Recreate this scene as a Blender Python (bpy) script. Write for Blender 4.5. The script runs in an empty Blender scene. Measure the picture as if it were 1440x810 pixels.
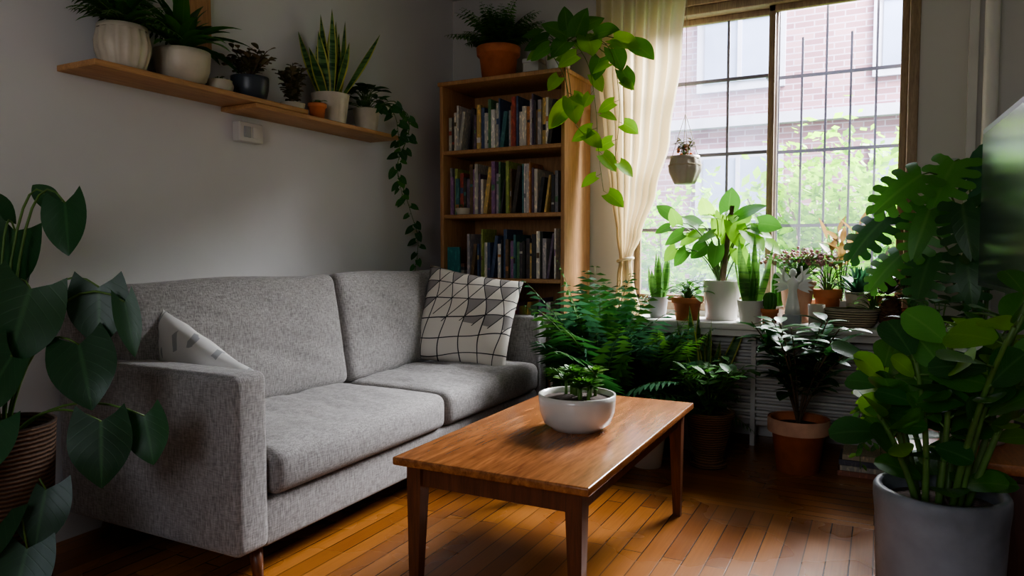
import bpy, math, random
from mathutils import Vector as V, Matrix, noise
pi=math.pi
sc=bpy.context.scene
Z=V((0,0,1))

# ------------------------------------------------------------------ materials
MATS={}
def nm(name):
    m=bpy.data.materials.new(name); m.use_nodes=True
    nt=m.node_tree; b=nt.nodes['Principled BSDF']; MATS[name]=m
    return m,nt,b
def N(nt,t,**kw):
    n=nt.nodes.new(t)
    for k,v in kw.items(): setattr(n,k,v)
    return n
def mth(nt,op,a,b=None,c=None):
    n=N(nt,'ShaderNodeMath',operation=op)
    for i,x in enumerate((a,b,c)):
        if x is None: continue
        if isinstance(x,(int,float)): n.inputs[i].default_value=x
        else: nt.links.new(x,n.inputs[i])
    return n.outputs[0]
def mixc(nt,f,a,b,bt='MIX'):
    n=N(nt,'ShaderNodeMixRGB',blend_type=bt)
    for i,x in enumerate((f,a,b)):
        if isinstance(x,(int,float)): n.inputs[i].default_value=x
        elif isinstance(x,tuple): n.inputs[i].default_value=(x[0],x[1],x[2],1)
        else: nt.links.new(x,n.inputs[i])
    return n.outputs[0]
def mrange(nt,x,a,b,c=0,d=1):
    n=N(nt,'ShaderNodeMapRange'); n.clamp=True
    nt.links.new(x,n.inputs[0])
    for i,v in enumerate((a,b,c,d)): n.inputs[i+1].default_value=v
    return n.outputs[0]
def coords(nt,scale=(1,1,1),rot=(0,0,0),loc=(0,0,0)):
    tc=N(nt,'ShaderNodeTexCoord'); mp=N(nt,'ShaderNodeMapping')
    nt.links.new(tc.outputs['Object'],mp.inputs[0])
    mp.inputs['Scale'].default_value=scale; mp.inputs['Rotation'].default_value=rot; mp.inputs['Location'].default_value=loc
    return mp.outputs[0]
def noi(nt,vec,scale,detail=3,dist=0,rough=.5):
    n=N(nt,'ShaderNodeTexNoise'); n.inputs['Scale'].default_value=scale; n.inputs['Detail'].default_value=detail
    n.inputs['Distortion'].default_value=dist; n.inputs['Roughness'].default_value=rough
    nt.links.new(vec,n.inputs['Vector']); return n.outputs['Fac']
def bump(nt,b,h,strength=.2,dist=.01):
    n=N(nt,'ShaderNodeBump'); n.inputs['Strength'].default_value=strength; n.inputs['Distance'].default_value=dist
    nt.links.new(h,n.inputs['Height']); nt.links.new(n.outputs[0],b.inputs['Normal'])
def plain(name,c,rough=.6,var=.15,nscale=8,bmp=0,metal=0,coat=0,spec=.5):
    m,nt,b=nm(name); v=coords(nt); f=noi(nt,v,nscale,5)
    c2=tuple(x*(1-var) for x in c); c3=tuple(min(1,x*(1+var)) for x in c)
    nt.links.new(mixc(nt,mrange(nt,f,.3,.7),c2,c3),b.inputs['Base Color'])
    b.inputs['Roughness'].default_value=rough; b.inputs['Metallic'].default_value=metal
    b.inputs['Coat Weight'].default_value=coat; b.inputs['Specular IOR Level'].default_value=spec
    if bmp: bump(nt,b,noi(nt,v,nscale*6,4),bmp,.004)
    return m
def wood(name,c1,c2,sc3,rough=.4,coat=0,scale=1):
    m,nt,b=nm(name); v=coords(nt,sc3)
    f=noi(nt,v,2.2*scale,6,1.6,.6); g=noi(nt,v,14*scale,3,.3)
    r=mrange(nt,f,.3,.7)
    c=mixc(nt,r,c1,c2); c=mixc(nt,mrange(nt,g,.4,.75,0,.45),c,tuple(x*.45 for x in c1))
    nt.links.new(c,b.inputs['Base Color']); b.inputs['Roughness'].default_value=rough; b.inputs['Coat Weight'].default_value=coat
    b.inputs['Coat Roughness'].default_value=.2
    bump(nt,b,g,.08,.002); return m
def leafm(name,dark,light,vein,rough=.4,trans=.25,veins=.5,margin=None,bands=None,spec=.4,vb=.3):
    m,nt,b=nm(name); L=nt.links
    a=N(nt,'ShaderNodeAttribute',attribute_name='Col'); s=N(nt,'ShaderNodeSeparateColor'); L.new(a.outputs['Color'],s.inputs[0])
    R,G,B=s.outputs
    v=coords(nt); nf=noi(nt,v,30,2)
    c=mixc(nt,mth(nt,'MULTIPLY_ADD',nf,.3,mth(nt,'MULTIPLY',R,.85)),dark,light)
    mid=mrange(nt,G,.02,.10,1,0)
    sv=mth(nt,'PINGPONG',mth(nt,'SUBTRACT',mth(nt,'MULTIPLY',B,7),mth(nt,'MULTIPLY',G,3)),.5)
    sv=mrange(nt,sv,.42,.5,0,.3)
    if bands:
        bz=noi(nt,coords(nt,(6,6,60)),1,3,.4)
        c=mixc(nt,mrange(nt,bz,.45,.58),c,bands)
    else:
        c=mixc(nt,mth(nt,'MULTIPLY',mth(nt,'MAXIMUM',mid,sv),veins),c,vein)
        bump(nt,b,sv,vb,.003)
    if margin: c=mixc(nt,mrange(nt,G,.68,.76),c,margin)
    L.new(c,b.inputs['Base Color']); b.inputs['Roughness'].default_value=rough; b.inputs['Specular IOR Level'].default_value=spec
    tr=N(nt,'ShaderNodeBsdfTranslucent'); L.new(mixc(nt,.5,c,tuple(min(1,x*1.6) for x in light)),tr.inputs[0])
    mx=N(nt,'ShaderNodeMixShader'); mx.inputs[0].default_value=trans
    L.new(b.outputs[0],mx.inputs[1]); L.new(tr.outputs[0],mx.inputs[2]); L.new(mx.outputs[0],nt.nodes['Material Output'].inputs[0])
    return m

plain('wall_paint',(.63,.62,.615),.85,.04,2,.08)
plain('wall_paint_shaded',(.48,.46,.425),.85,.05,2,.08)  # darker copy of wall_paint, shade of the window wall put into the colour
plain('ceiling_paint',(.50,.49,.47),.9,.03,2,.05)
plain('white_enamel',(.56,.54,.50),.45,.06,3)
plain('sill_paint',(.64,.62,.58),.45,.1,6,.05)
plain('terracotta',(.50,.16,.06),.75,.25,10,.2)
plain('terracotta_pale',(.55,.32,.21),.8,.2,10,.2)
plain('ceramic_white',(.64,.62,.57),.25,.06,5,0,0,.4)
plain('ceramic_cream',(.52,.46,.36),.45,.16,10,.1)
plain('ceramic_grey',(.32,.33,.34),.6,.2,6,.25)
plain('ceramic_dark',(.045,.055,.07),.35,.2,8)
plain('concrete_pale',(.19,.20,.22),.5,.5,5,.4)
plain('soil',(.05,.03,.02),.95,.5,60,.8)
plain('pebbles',(.13,.09,.07),.9,.6,90,1)
plain('stem_green',(.08,.16,.03),.5,.3,20)
plain('stem_brown',(.10,.065,.035),.8,.3,20,.3)
plain('black_plastic',(.012,.012,.014),.35,.1,5)
plain('iron',(.06,.06,.07),.6,.1,5)
plain('iron_bars',(.13,.12,.16),.6,.1,5)
plain('string',(.5,.42,.3),.9,.1,50)
plain('pink_petals',(.42,.19,.20),.6,.35,60)
plain('cone_scale',(.13,.06,.03),.75,.35,40)
plain('marble_white',(.72,.71,.69),.35,.06,12)
plain('pipe_paint',(.52,.50,.46),.45,.05,4)
wood('walnut_top',(.19,.064,.020),(.48,.19,.062),(9,.9,9),.27,.35)
wood('walnut_leg',(.10,.034,.014),(.19,.065,.024),(12,12,1),.4,.1)
wood('pine',(.40,.20,.08),(.54,.30,.135),(10,10,1),.5)
wood('pine_shelf',(.40,.20,.08),(.56,.31,.135),(12,1,12),.5)
wood('window_wood',(.24,.16,.10),(.36,.26,.16),(10,10,1.5),.5)
wood('cabinet_top',(.34,.12,.04),(.50,.20,.07),(10,1,10),.35,.2)
wood('cabinet_dark',(.06,.018,.010),(.10,.034,.017),(10,10,1),.45)
leafm('leaf_deep',(.006,.034,.010),(.022,.085,.025),(.05,.14,.045),.36,.12,.6,None,None,.4,.15)
leafm('leaf_dark',(.010,.050,.013),(.036,.135,.027),(.11,.22,.07),.36,.2,.35)
leafm('leaf_mid',(.022,.10,.012),(.08,.24,.034),(.17,.32,.08),.4,.28,.35)
leafm('leaf_bright',(.055,.17,.012),(.19,.40,.035),(.28,.44,.10),.4,.4,.3)
leafm('leaf_lime',(.10,.28,.015),(.30,.54,.05),(.42,.58,.15),.4,.5,.3)
leafm('leaf_fern',(.014,.060,.010),(.060,.175,.027),(.1,.2,.05),.5,.22,.2)
leafm('leaf_fernlight',(.034,.12,.013),(.11,.27,.036),(.1,.2,.05),.5,.3,.2)
leafm('leaf_blue',(.014,.065,.030),(.050,.15,.065),(.12,.2,.14),.5,.2,.2)
leafm('leaf_snake',(.05,.14,.040),(.12,.23,.07),(.1,.2,.1),.4,.12,0,(.45,.44,.09),(.018,.07,.022))
leafm('leaf_snakegreen',(.07,.20,.04),(.16,.33,.07),(.1,.2,.1),.4,.2,0,None,(.03,.11,.025))
leafm('leaf_jade',(.06,.08,.03),(.22,.17,.09),(.2,.2,.1),.45,.1,0)
leafm('leaf_red',(.16,.06,.04),(.30,.20,.06),(.4,.2,.15),.45,.35,.3)
leafm('leaf_outdoor',(.06,.19,.006),(.22,.44,.025),(.3,.4,.1),.6,.4,.1)

# sofa fabric
m,nt,b=nm('sofa_fabric')
f1=noi(nt,coords(nt,(260,260,34)),1,2); f2=noi(nt,coords(nt,(40,40,300)),1,2); f3=noi(nt,coords(nt),3,3)
f=mth(nt,'ADD',mth(nt,'MULTIPLY',f1,.6),mth(nt,'MULTIPLY',f2,.4))
c=mixc(nt,mrange(nt,f,.35,.65),(.155,.146,.143),(.40,.38,.37)); c=mixc(nt,mth(nt,'MULTIPLY',f3,.3),c,(.21,.20,.197))
nt.links.new(c,b.inputs['Base Color']); b.inputs['Roughness'].default_value=.95; b.inputs['Sheen Weight'].default_value=.2
b.inputs['Specular IOR Level'].default_value=.2; bump(nt,b,f,.4,.003)
# pillow geometric: skewed line grid with triangles in the upper part
m,nt,b=nm('pillow_geometric')
tc=N(nt,'ShaderNodeTexCoord'); sx=N(nt,'ShaderNodeSeparateXYZ'); nt.links.new(tc.outputs['Object'],sx.inputs[0])
X_,Z_=sx.outputs[0],sx.outputs[2]
wob=mth(nt,'MULTIPLY',mth(nt,'SUBTRACT',noi(nt,coords(nt,(1,0,1)),3.2,0),.5),.16)
U=mth(nt,'MULTIPLY',mth(nt,'ADD',mth(nt,'ADD',X_,mth(nt,'MULTIPLY',Z_,.10)),wob),10.5)
W=mth(nt,'MULTIPLY',mth(nt,'ADD',mth(nt,'SUBTRACT',Z_,mth(nt,'MULTIPLY',X_,.16)),mth(nt,'MULTIPLY',wob,.7)),10.5)
fu=mth(nt,'FRACT',U); fw=mth(nt,'FRACT',W)
lu=mth(nt,'MINIMUM',fu,mth(nt,'SUBTRACT',1.0,fu)); lw=mth(nt,'MINIMUM',fw,mth(nt,'SUBTRACT',1.0,fw))
cx=N(nt,'ShaderNodeCombineXYZ'); nt.links.new(mth(nt,'FLOOR',U),cx.inputs[0]); nt.links.new(mth(nt,'FLOOR',W),cx.inputs[1])
wn=N(nt,'ShaderNodeTexWhiteNoise',noise_dimensions='2D'); nt.links.new(cx.outputs[0],wn.inputs['Vector'])
has=mth(nt,'MULTIPLY',mth(nt,'GREATER_THAN',wn.outputs['Value'],.5),mth(nt,'GREATER_THAN',Z_,-.03))
tri=mth(nt,'MULTIPLY',has,mth(nt,'GREATER_THAN',fw,fu))
diag=mth(nt,'MULTIPLY',mth(nt,'LESS_THAN',mth(nt,'ABSOLUTE',mth(nt,'SUBTRACT',fw,fu)),.034),mth(nt,'GREATER_THAN',mth(nt,'ADD',Z_,mth(nt,'MULTIPLY',wn.outputs['Value'],.12)),.03))
line=mth(nt,'MAXIMUM',mth(nt,'LESS_THAN',mth(nt,'MINIMUM',lu,lw),.028),diag)
c=mixc(nt,tri,(.68,.64,.57),(.27,.25,.24)); c=mixc(nt,line,c,(.03,.03,.035))
nt.links.new(c,b.inputs['Base Color']); b.inputs['Roughness'].default_value=.9; bump(nt,b,noi(nt,coords(nt),300,2),.2,.002)
m,nt,b=nm('pillow_leafprint')
w=N(nt,'ShaderNodeTexWave'); w.inputs['Scale'].default_value=4; w.inputs['Distortion'].default_value=7; w.inputs['Detail'].default_value=1
nt.links.new(coords(nt,(1,.4,1),(0,.6,0)),w.inputs['Vector'])
mk=mth(nt,'MULTIPLY',mth(nt,'GREATER_THAN',w.outputs['Fac'],.80),mth(nt,'GREATER_THAN',noi(nt,coords(nt),9,1),.52))
nt.links.new(mixc(nt,mk,(.72,.71,.69),(.40,.41,.42)),b.inputs['Base Color']); b.inputs['Roughness'].default_value=.9
# floor planks
def planks(name,rotz,c1,c2,bw=1.2,rh=.072):
    m,nt,b=nm(name)
    n=N(nt,'ShaderNodeTexBrick'); n.offset=.37
    nt.links.new(coords(nt,(1,1,1),(0,0,rotz)),n.inputs['Vector'])
    n.inputs['Scale'].default_value=1; n.inputs['Brick Width'].default_value=bw; n.inputs['Row Height'].default_value=rh
    n.inputs['Mortar Size'].default_value=.0024; n.inputs['Mortar Smooth'].default_value=.3
    n.inputs['Color1'].default_value=(*c1,1); n.inputs['Color2'].default_value=(*c2,1); n.inputs['Mortar'].default_value=(.030,.010,.003,1)
    sc3=(40,1.3,1) if abs(rotz)>.1 else (1.3,40,1)
    g=noi(nt,coords(nt,sc3),3,5,.1); big=noi(nt,coords(nt),1.7,3)
    c=mixc(nt,mrange(nt,g,.35,.7,0,.28),n.outputs['Color'],(.13,.042,.010)); c=mixc(nt,mrange(nt,big,.4,.7,0,.25),c,(.46,.20,.05))
    nt.links.new(c,b.inputs['Base Color'])
    nt.links.new(mrange(nt,big,.3,.7,.22,.34),b.inputs['Roughness'])
    bump(nt,b,mth(nt,'SUBTRACT',mth(nt,'MULTIPLY',g,.12),n.outputs['Fac']),.2,.002)
planks('floor_planks_long',pi/2,(.20,.068,.016),(.37,.145,.035))
planks('floor_planks_cross',0,(.20,.068,.016),(.37,.145,.035))
planks('floor_border',0,(.36,.15,.04),(.43,.18,.05),3,.05)
# wicker
for nme,cc in (('wicker',(.26,.14,.06)),('wicker_pale',(.60,.48,.33)),('wicker_dark',(.12,.06,.028))):
    m,nt,b=nm(nme)
    ch=N(nt,'ShaderNodeTexWave',bands_direction='Z'); ch.inputs['Scale'].default_value=26; ch.inputs['Distortion'].default_value=1.5
    nt.links.new(coords(nt),ch.inputs['Vector'])
    f=noi(nt,coords(nt,(60,60,90)),1,1)
    nt.links.new(mixc(nt,ch.outputs['Fac'],tuple(x*.3 for x in cc),cc),b.inputs['Base Color'])
    b.inputs['Roughness'].default_value=.8; bump(nt,b,mth(nt,'ADD',ch.outputs['Fac'],f),.8,.006)
# curtain
m,nt,b=nm('curtain_cloth')
col=(.76,.67,.49); v=coords(nt,(120,120,120))
nt.links.new(mixc(nt,noi(nt,v,1,2),tuple(x*.93 for x in col),col),b.inputs['Base Color']); b.inputs['Roughness'].default_value=.95
tr=N(nt,'ShaderNodeBsdfTranslucent'); tr.inputs[0].default_value=(.80,.68,.47,1)
mx=N(nt,'ShaderNodeMixShader'); mx.inputs[0].default_value=.35
nt.links.new(b.outputs[0],mx.inputs[1]); nt.links.new(tr.outputs[0],mx.inputs[2]); nt.links.new(mx.outputs[0],nt.nodes['Material Output'].inputs[0])
# thin window glass, pale blue haze mixed into the panes, stronger on one sash
for nme,haze in (('window_glass',.014),('window_glass_hazy',.06)):
    m,nt,b=nm(nme); nt.nodes.remove(b)
    t=N(nt,'ShaderNodeBsdfTransparent'); g=N(nt,'ShaderNodeBsdfGlossy'); g.inputs['Roughness'].default_value=.03
    d=N(nt,'ShaderNodeBsdfTranslucent'); d.inputs[0].default_value=(.66,.70,1,1)
    m1=N(nt,'ShaderNodeMixShader'); m1.inputs[0].default_value=.05
    m2=N(nt,'ShaderNodeMixShader'); nt.links.new(mrange(nt,noi(nt,coords(nt),4,5),.3,.7,haze*.4,haze*1.5),m2.inputs[0])
    nt.links.new(t.outputs[0],m1.inputs[1]); nt.links.new(g.outputs[0],m1.inputs[2])
    nt.links.new(m1.outputs[0],m2.inputs[1]); nt.links.new(d.outputs[0],m2.inputs[2]); nt.links.new(m2.outputs[0],nt.nodes['Material Output'].inputs[0])
m,nt,b=nm('tv_screen'); v=coords(nt); nt.links.new(mixc(nt,noi(nt,v,2),(.02,.028,.034),(.03,.038,.045)),b.inputs['Base Color']); b.inputs['Roughness'].default_value=.22
b.inputs['Specular IOR Level'].default_value=.35
# book covers from colour attribute
m,nt,b=nm('book_cover'); a=N(nt,'ShaderNodeAttribute',attribute_name='Col')
f=noi(nt,coords(nt,(90,90,30)),1,2)
nt.links.new(mixc(nt,mrange(nt,f,.55,.62,0,.5),a.outputs['Color'],mixc(nt,1.0,a.outputs['Color'],(2.4,2.2,1.8),'MULTIPLY')),b.inputs['Base Color']); b.inputs['Roughness'].default_value=.5
# facade bricks, lavender outdoor haze put into their colours
m,nt,b=nm('facade_brick'); n=N(nt,'ShaderNodeTexBrick'); nt.links.new(coords(nt,(1,1,1),(pi/2,0,0)),n.inputs['Vector'])
n.inputs['Scale'].default_value=1; n.inputs['Brick Width'].default_value=.26; n.inputs['Row Height'].default_value=.085; n.inputs['Mortar Size'].default_value=.009
n.inputs['Color1'].default_value=(.15,.068,.085,1); n.inputs['Color2'].default_value=(.25,.135,.155,1); n.inputs['Mortar'].default_value=(.27,.21,.27,1)
nt.links.new(n.outputs['Color'],b.inputs['Base Color']); b.inputs['Roughness'].default_value=.9
plain('facade_trim',(.30,.29,.37),.8,.05)
plain('facade_glass',(.17,.20,.31),.3,.2,1)
plain('grass',(.10,.20,.03),.9,.4,5)

# ------------------------------------------------------------------ mesh builder
class M:
    def __init__(s): s.v=[];s.f=[];s.mi=[];s.c=[];s.m=[];s.sm=[]
    def mat(s,n):
        if n not in s.m: s.m.append(n)
        return s.m.index(n)
    def av(s,p,c=(.5,.5,.5)): s.v.append((p[0],p[1],p[2])); s.c.append(c); return len(s.v)-1
    def af(s,idx,mt,sm=True): s.f.append(tuple(idx)); s.mi.append(s.mat(mt)); s.sm.append(sm)
    def make(s,name,loc=None,rot=None):
        me=bpy.data.meshes.new(name)
        me.from_pydata(s.v,[],s.f)
        for n in s.m: me.materials.append(MATS[n])
        me.polygons.foreach_set('material_index',s.mi); me.polygons.foreach_set('use_smooth',s.sm)
        a=me.color_attributes.new('Col','FLOAT_COLOR','POINT')
        a.data.foreach_set('color',[x for c in s.c for x in (c[0],c[1],c[2],1)])
        me.update()
        o=bpy.data.objects.new(name,me); sc.collection.objects.link(o)
        if loc: o.location=loc
        if rot: o.rotation_euler=rot
        return o
def box(m,lo,hi,mt,c=(.5,.5,.5),bev=0,rot=None,piv=None):
    if bev:
        s=[hi[i]-lo[i] for i in range(3)]; ce=V([(hi[i]+lo[i])/2 for i in range(3)])
        rbox(m,ce,s,min(bev,min(s)*.49),mt,(1,1,1),rot=rot,col=c,simple=True); return
    ids=[]
    for x in (lo[0],hi[0]):
        for y in (lo[1],hi[1]):
            for z in (lo[2],hi[2]):
                p=V((x,y,z))
                if rot is not None: p=rot@(p-piv)+piv
                ids.append(m.av(p,c))
    a=ids
    for q in ((0,1,3,2),(4,6,7,5),(0,4,5,1),(2,3,7,6),(0,2,6,4),(1,5,7,3)): m.af([a[i] for i in q],mt,False)
def rbox(m,c,s,r,mt,n=(6,6,6),fn=None,rot=None,col=(.5,.5,.5),simple=False):
    h=[x/2 for x in s]
    def ax(h,n):
        e=[0,1.0] if simple else [0,.3,.62,1.0]
        lo=[-h+r*x for x in e]; mid=[-(h-r)+(2*(h-r))*i/n for i in range(1,n)]
        return lo+mid+[-x for x in reversed(lo)]
    A=[ax(h[i],n[i]) for i in range(3)]; D={}
    def gv(i):
        if i in D: return D[i]
        p=V((A[0][i[0]],A[1][i[1]],A[2][i[2]]))
        q=V([max(-(h[k]-r),min(h[k]-r,p[k])) for k in range(3)]); d=p-q
        if d.length>1e-9: p=q+d.normalized()*r
        u=V([p[k]/h[k] for k in range(3)])
        if fn: p=fn(p,u)
        if rot is not None: p=rot@p
        D[i]=m.av(p+V(c),col); return D[i]
    for a in range(3):
        b_,c_=(a+1)%3,(a+2)%3
        for side in (0,len(A[a])-1):
            for i in range(len(A[b_])-1):
                for j in range(len(A[c_])-1):
                    q=[]
                    for (di,dj) in ((0,0),(1,0),(1,1),(0,1)):
                        k=[0,0,0]; k[a]=side; k[b_]=i+di; k[c_]=j+dj; q.append(gv(tuple(k)))
                    if side==0: q.reverse()
                    m.af(q,mt)
def lathe(m,prof,c,mt,seg=28,rib=0,ramp=.04,sx=1,sy=1):
    rings=[]
    for (r,z) in prof:
        ring=[]
        for j in range(seg):
            a=2*pi*j/seg; rr=r*(1+ramp*math.cos(a*rib)) if rib else r
            ring.append(m.av((c[0]+math.cos(a)*rr*sx,c[1]+math.sin(a)*rr*sy,c[2]+z)))
        rings.append(ring)
    for i in range(len(rings)-1):
        for j in range(seg):
            k=(j+1)%seg; m.af((rings[i][j],rings[i][k],rings[i+1][k],rings[i+1][j]),mt)
def tube(m,pts,r0,r1,mt,seg=6):
    rings=[];n=len(pts)
    for i,p in enumerate(pts):
        d=(pts[min(i+1,n-1)]-pts[max(i-1,0)])
        if d.length<1e-7: d=V((0,0,1))
        d.normalize(); s=d.cross(V((.31,.77,.55))).normalized(); t=d.cross(s); r=r0+(r1-r0)*i/(n-1)
        rings.append([m.av(p+(s*math.cos(2*pi*j/seg)+t*math.sin(2*pi*j/seg))*r) for j in range(seg)])
    for i in range(n-1):
        for j in range(seg):
            k=(j+1)%seg; m.af((rings[i][j],rings[i][k],rings[i+1][k],rings[i+1][j]),mt)
    m.af(rings[0][::-1],mt); m.af(rings[-1],mt)
def bez(a,b,c,n=7): return [a*(1-t)**2+b*2*t*(1-t)+c*t*t for t in [i/n for i in range(n+1)]]
def sphere(m,c,r,mt,seg=16,sx=1,sy=1,sz=1):
    lathe(m,[(max(1e-4,r*math.sin(pi*i/10)),-r*sz*math.cos(pi*i/10)) for i in range(11)],c,mt,seg,0,0,sx,sy)
PROF={
 'heart':lambda t:max(.01,math.sin(pi*(.24+.76*t)))**.8*(1-.18*t**3),
 'oval':lambda t:max(.02,math.sin(pi*min(1,t*.97+.01)))**.7,
 'obov':lambda t:max(.02,math.sin(pi*min(1,(t**1.3)*.95+.02)))**.55,
 'lance':lambda t:max(.02,math.sin(pi*(.04+.95*t**.8)))**.9,
 'blade':lambda t:(.62+.38*math.sin(pi*min(1,t*1.1)))*(1-t**5)+.01,
}
def leaf(m,p,d,up,L,W,mt,shape='oval',nt=8,droop=.5,fold=.18,lobe=0,wave=0,twist=0,r=None,rng=random):
    d=V(d).normalized(); up=V(up)
    side=d.cross(up)
    if side.length<1e-4: side=V((1,0,0))
    side.normalize(); pr=PROF[shape]; r=rng.random() if r is None else r
    c=V(p); rows=[]; S=(-1,-.6,0,.6,1); ph=rng.random()*6
    for i in range(nt+1):
        t=i/nt; n=side.cross(d).normalized(); w=pr(t)*W/2; row=[]
        sd=side*math.cos(twist*t)+n*math.sin(twist*t) if twist else side
        for s in S:
            q=c+sd*(s*w)+n*(fold*abs(s)*w+wave*W*abs(s)*math.sin(t*9+ph+(2 if s>0 else 0)))
            if lobe: q=q-d*(lobe*L*abs(s)**1.4*(1-t)**3)
            row.append(m.av(q,(r,abs(s),t)))
        rows.append(row); d=(d+V((0,0,-droop/nt))).normalized(); c=c+d*(L/nt)
    for i in range(nt):
        for j in range(4): m.af((rows[i][j],rows[i][j+1],rows[i+1][j+1],rows[i+1][j]),mt)
def monstera(m,p,d,up,L,W,mt,rng,nf=6):
    d=V(d).normalized(); side=d.cross(V(up)).normalized(); n=side.cross(d).normalized(); r=rng.random()
    def P(t,s,sg):
        w=max(.02,math.sin(pi*(.22+.76*t)))**.75*W/2
        a=t*L+s*.14*L*t-.26*L*s*(1-t)**3
        return V(p)+d*a+side*(sg*s*w)+n*(.10*s*w-.22*L*t*t-.10*W*s*s)
    for sg in (-1,1):
        K=12; prev=None
        for i in range(K+1):
            t=i/K; cur=(m.av(P(t,0,sg),(r,0,t)),m.av(P(t,.44,sg),(r,.44,t)))
            if prev: m.af((prev[0],prev[1],cur[1],cur[0]),mt)
            prev=cur
        for f in range(nf):
            t0=f/nf;t1=(f+1)/nf;tm=(t0+t1)/2; pv=None
            for s,wf in ((.44,1.0),(.62,.74),(.85,.72),(.97,.5),(1.03,.12)):
                hw=wf*(t1-t0)/2
                cur=[m.av(P(x,s,sg),(r,.5,.02)) for x in (tm-hw,tm,tm+hw)]
                if pv:
                    for k in (0,1): m.af((pv[k],pv[k+1],cur[k+1],cur[k]),mt)
                pv=cur
def frond(m,p,d,L,lw,mt,nl=16,droop=1.2,rng=random,wr=.24,ang=.45):
    d=V(d).normalized(); c=V(p); pts=[c.copy()]; r=rng.random()
    for i in range(nl):
        d=(d+V((0,0,-droop/nl))).normalized(); c=c+d*(L/nl); pts.append(c.copy())
        if i<1: continue
        t=(i+1)/nl; ll=lw*max(.08,math.sin(pi*(.1+.86*t)))**.8
        s=d.cross(Z)
        if s.length<.05: s=V((1,0,0))
        s.normalize(); nn=s.cross(d)
        for sg in (-1,1):
            ld=(s*sg+d*ang+V((0,0,-.25+rng.uniform(-.15,.15)))).normalized(); wd=ld.cross(nn).normalized()*ll*wr*.5
            a=m.av(c,(r,0,0)); b1=m.av(c+ld*ll*.45+wd,(r,.6,.5)); b2=m.av(c+ld*ll*.45-wd,(r,.6,.5)); e=m.av(c+ld*ll+V((0,0,-ll*.15)),(r,.4,1))
            m.af((a,b1,e,b2),mt)
    tube(m,pts,.0028,.001,'stem_green',4)
def pot(m,c,rt,rb,h,mt,style='taper',soil='soil',rib=0,seg=32):
    if style=='taper': pr=[(.001,0),(rb*.97,0),(rb,.006),(rt*.985,h*.97),(rt,h),(rt*.92,h),(rt*.90,h*.85)]
    elif style=='rim': pr=[(.001,0),(rb,0),(rb+(rt*.9-rb)*.9,h*.74),(rt*.97,h*.75),(rt,h*.77),(rt*1.02,h*.98),(rt,h),(rt*.9,h),(rt*.88,h*.85)]
    elif style=='bowl': pr=[(.001,0),(rb,0),(rb*1.08,.008),(rb+(rt-rb)*.62,h*.18),(rb+(rt-rb)*.92,h*.5),(rt,h*.85),(rt,h),(rt*.94,h),(rt*.92,h*.84)]
    elif style=='belly': pr=[(.001,0),(rb,0),(rb*1.15,h*.1),(rt*1.08,h*.45),(rt*1.1,h*.62),(rt*.98,h*.9),(rt,h),(rt*.9,h),(rt*.88,h*.86)]
    elif style=='tub': pr=[(.001,0),(rb,0),(rb*1.1,h*.05),(rt*.97,h*.5),(rt*1.02,h*.85),(rt*1.05,h*.93),(rt*1.05,h*.985),(rt*1.02,h),(rt*.92,h),(rt*.9,h*.92)]
    elif style=='urn': pr=[(.001,0),(rb*1.25,0),(rb*1.25,h*.06),(rb,h*.12),(rb*1.05,h*.25),(rt*.85,h*.55),(rt*.92,h*.85),(rt*1.08,h*.93),(rt*1.08,h),(rt*.9,h),(rt*.86,h*.88)]
    if rib:
        lathe(m,pr[:-3],c,mt,seg*2,rib); lathe(m,[(pr[-4][0]*1.03,pr[-4][1])]+pr[-3:],c,mt,seg)
    else: lathe(m,pr,c,mt,seg)
    r,z=pr[-1]; lathe(m,[(r*1.01,z),(r*.6,z+.006),(.001,z+.01)],c,soil,seg)
    return V((c[0],c[1],c[2]+z))
def dirv(az,el): return V((math.cos(az)*math.cos(el),math.sin(az)*math.cos(el),math.sin(el)))
def bush(m,c,n,H,R,L,W,mt,shape='oval',rng=random,hmin=.25,droop=.6,lobe=0,stem='stem_green',sr=.003,**k):
    for i in range(n):
        az=i*2.4+rng.uniform(-.3,.3); q=(i+.5)/n; ro=R*math.sqrt(q)*rng.uniform(.75,1.05); hh=H*(1-(1-hmin)*q**1.5)*rng.uniform(.85,1.08)
        tip=c+V((math.cos(az)*ro,math.sin(az)*ro,hh)); mid=c+V((math.cos(az)*ro*.25,math.sin(az)*ro*.25,max(hh,.04)*.9))
        tube(m,bez(c+V((math.cos(az)*.012,math.sin(az)*.012,0)),mid,tip,6),sr,sr*.6,stem,5)
        d=dirv(az,rng.uniform(-.1,.6)); s=rng.uniform(.75,1.15)
        leaf(m,tip,d,Z+d*-.3,L*s,W*s,mt,shape,7,droop,.15,lobe,rng=rng,**k)
def stems(m,c,n,H,R,per,L,W,mt,shape='oval',rng=random,stem='stem_brown',sr=.006,start=.3,droop=.4,el=.4,lobe=0):
    for i in range(n):
        az=i*2.4+rng.uniform(-.4,.4); ro=R*rng.uniform(.35,1); hh=H*rng.uniform(.7,1.05)
        pts=bez(c,c+V((math.cos(az)*ro*.3,math.sin(az)*ro*.3,hh*.6)),c+V((math.cos(az)*ro,math.sin(az)*ro,hh)),12)
        tube(m,pts,sr,sr*.45,stem,6)
        for j in range(per):
            t=start+(1-start)*(j+.5)/per; k=t*12; i0=min(11,int(k)); p=pts[i0].lerp(pts[i0+1],k-i0)
            a2=j*2.4+rng.uniform(-.4,.4)+i; d=dirv(a2,el+rng.uniform(-.35,.35)); s=rng.uniform(.75,1.15)
            q=p+d*L*.2; tube(m,[p,q],sr*.35,sr*.3,'stem_green',4); leaf(m,q,d,Z+d*-.3,L*s,W*s,mt,shape,6,droop,.2,lobe,rng=rng)
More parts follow.
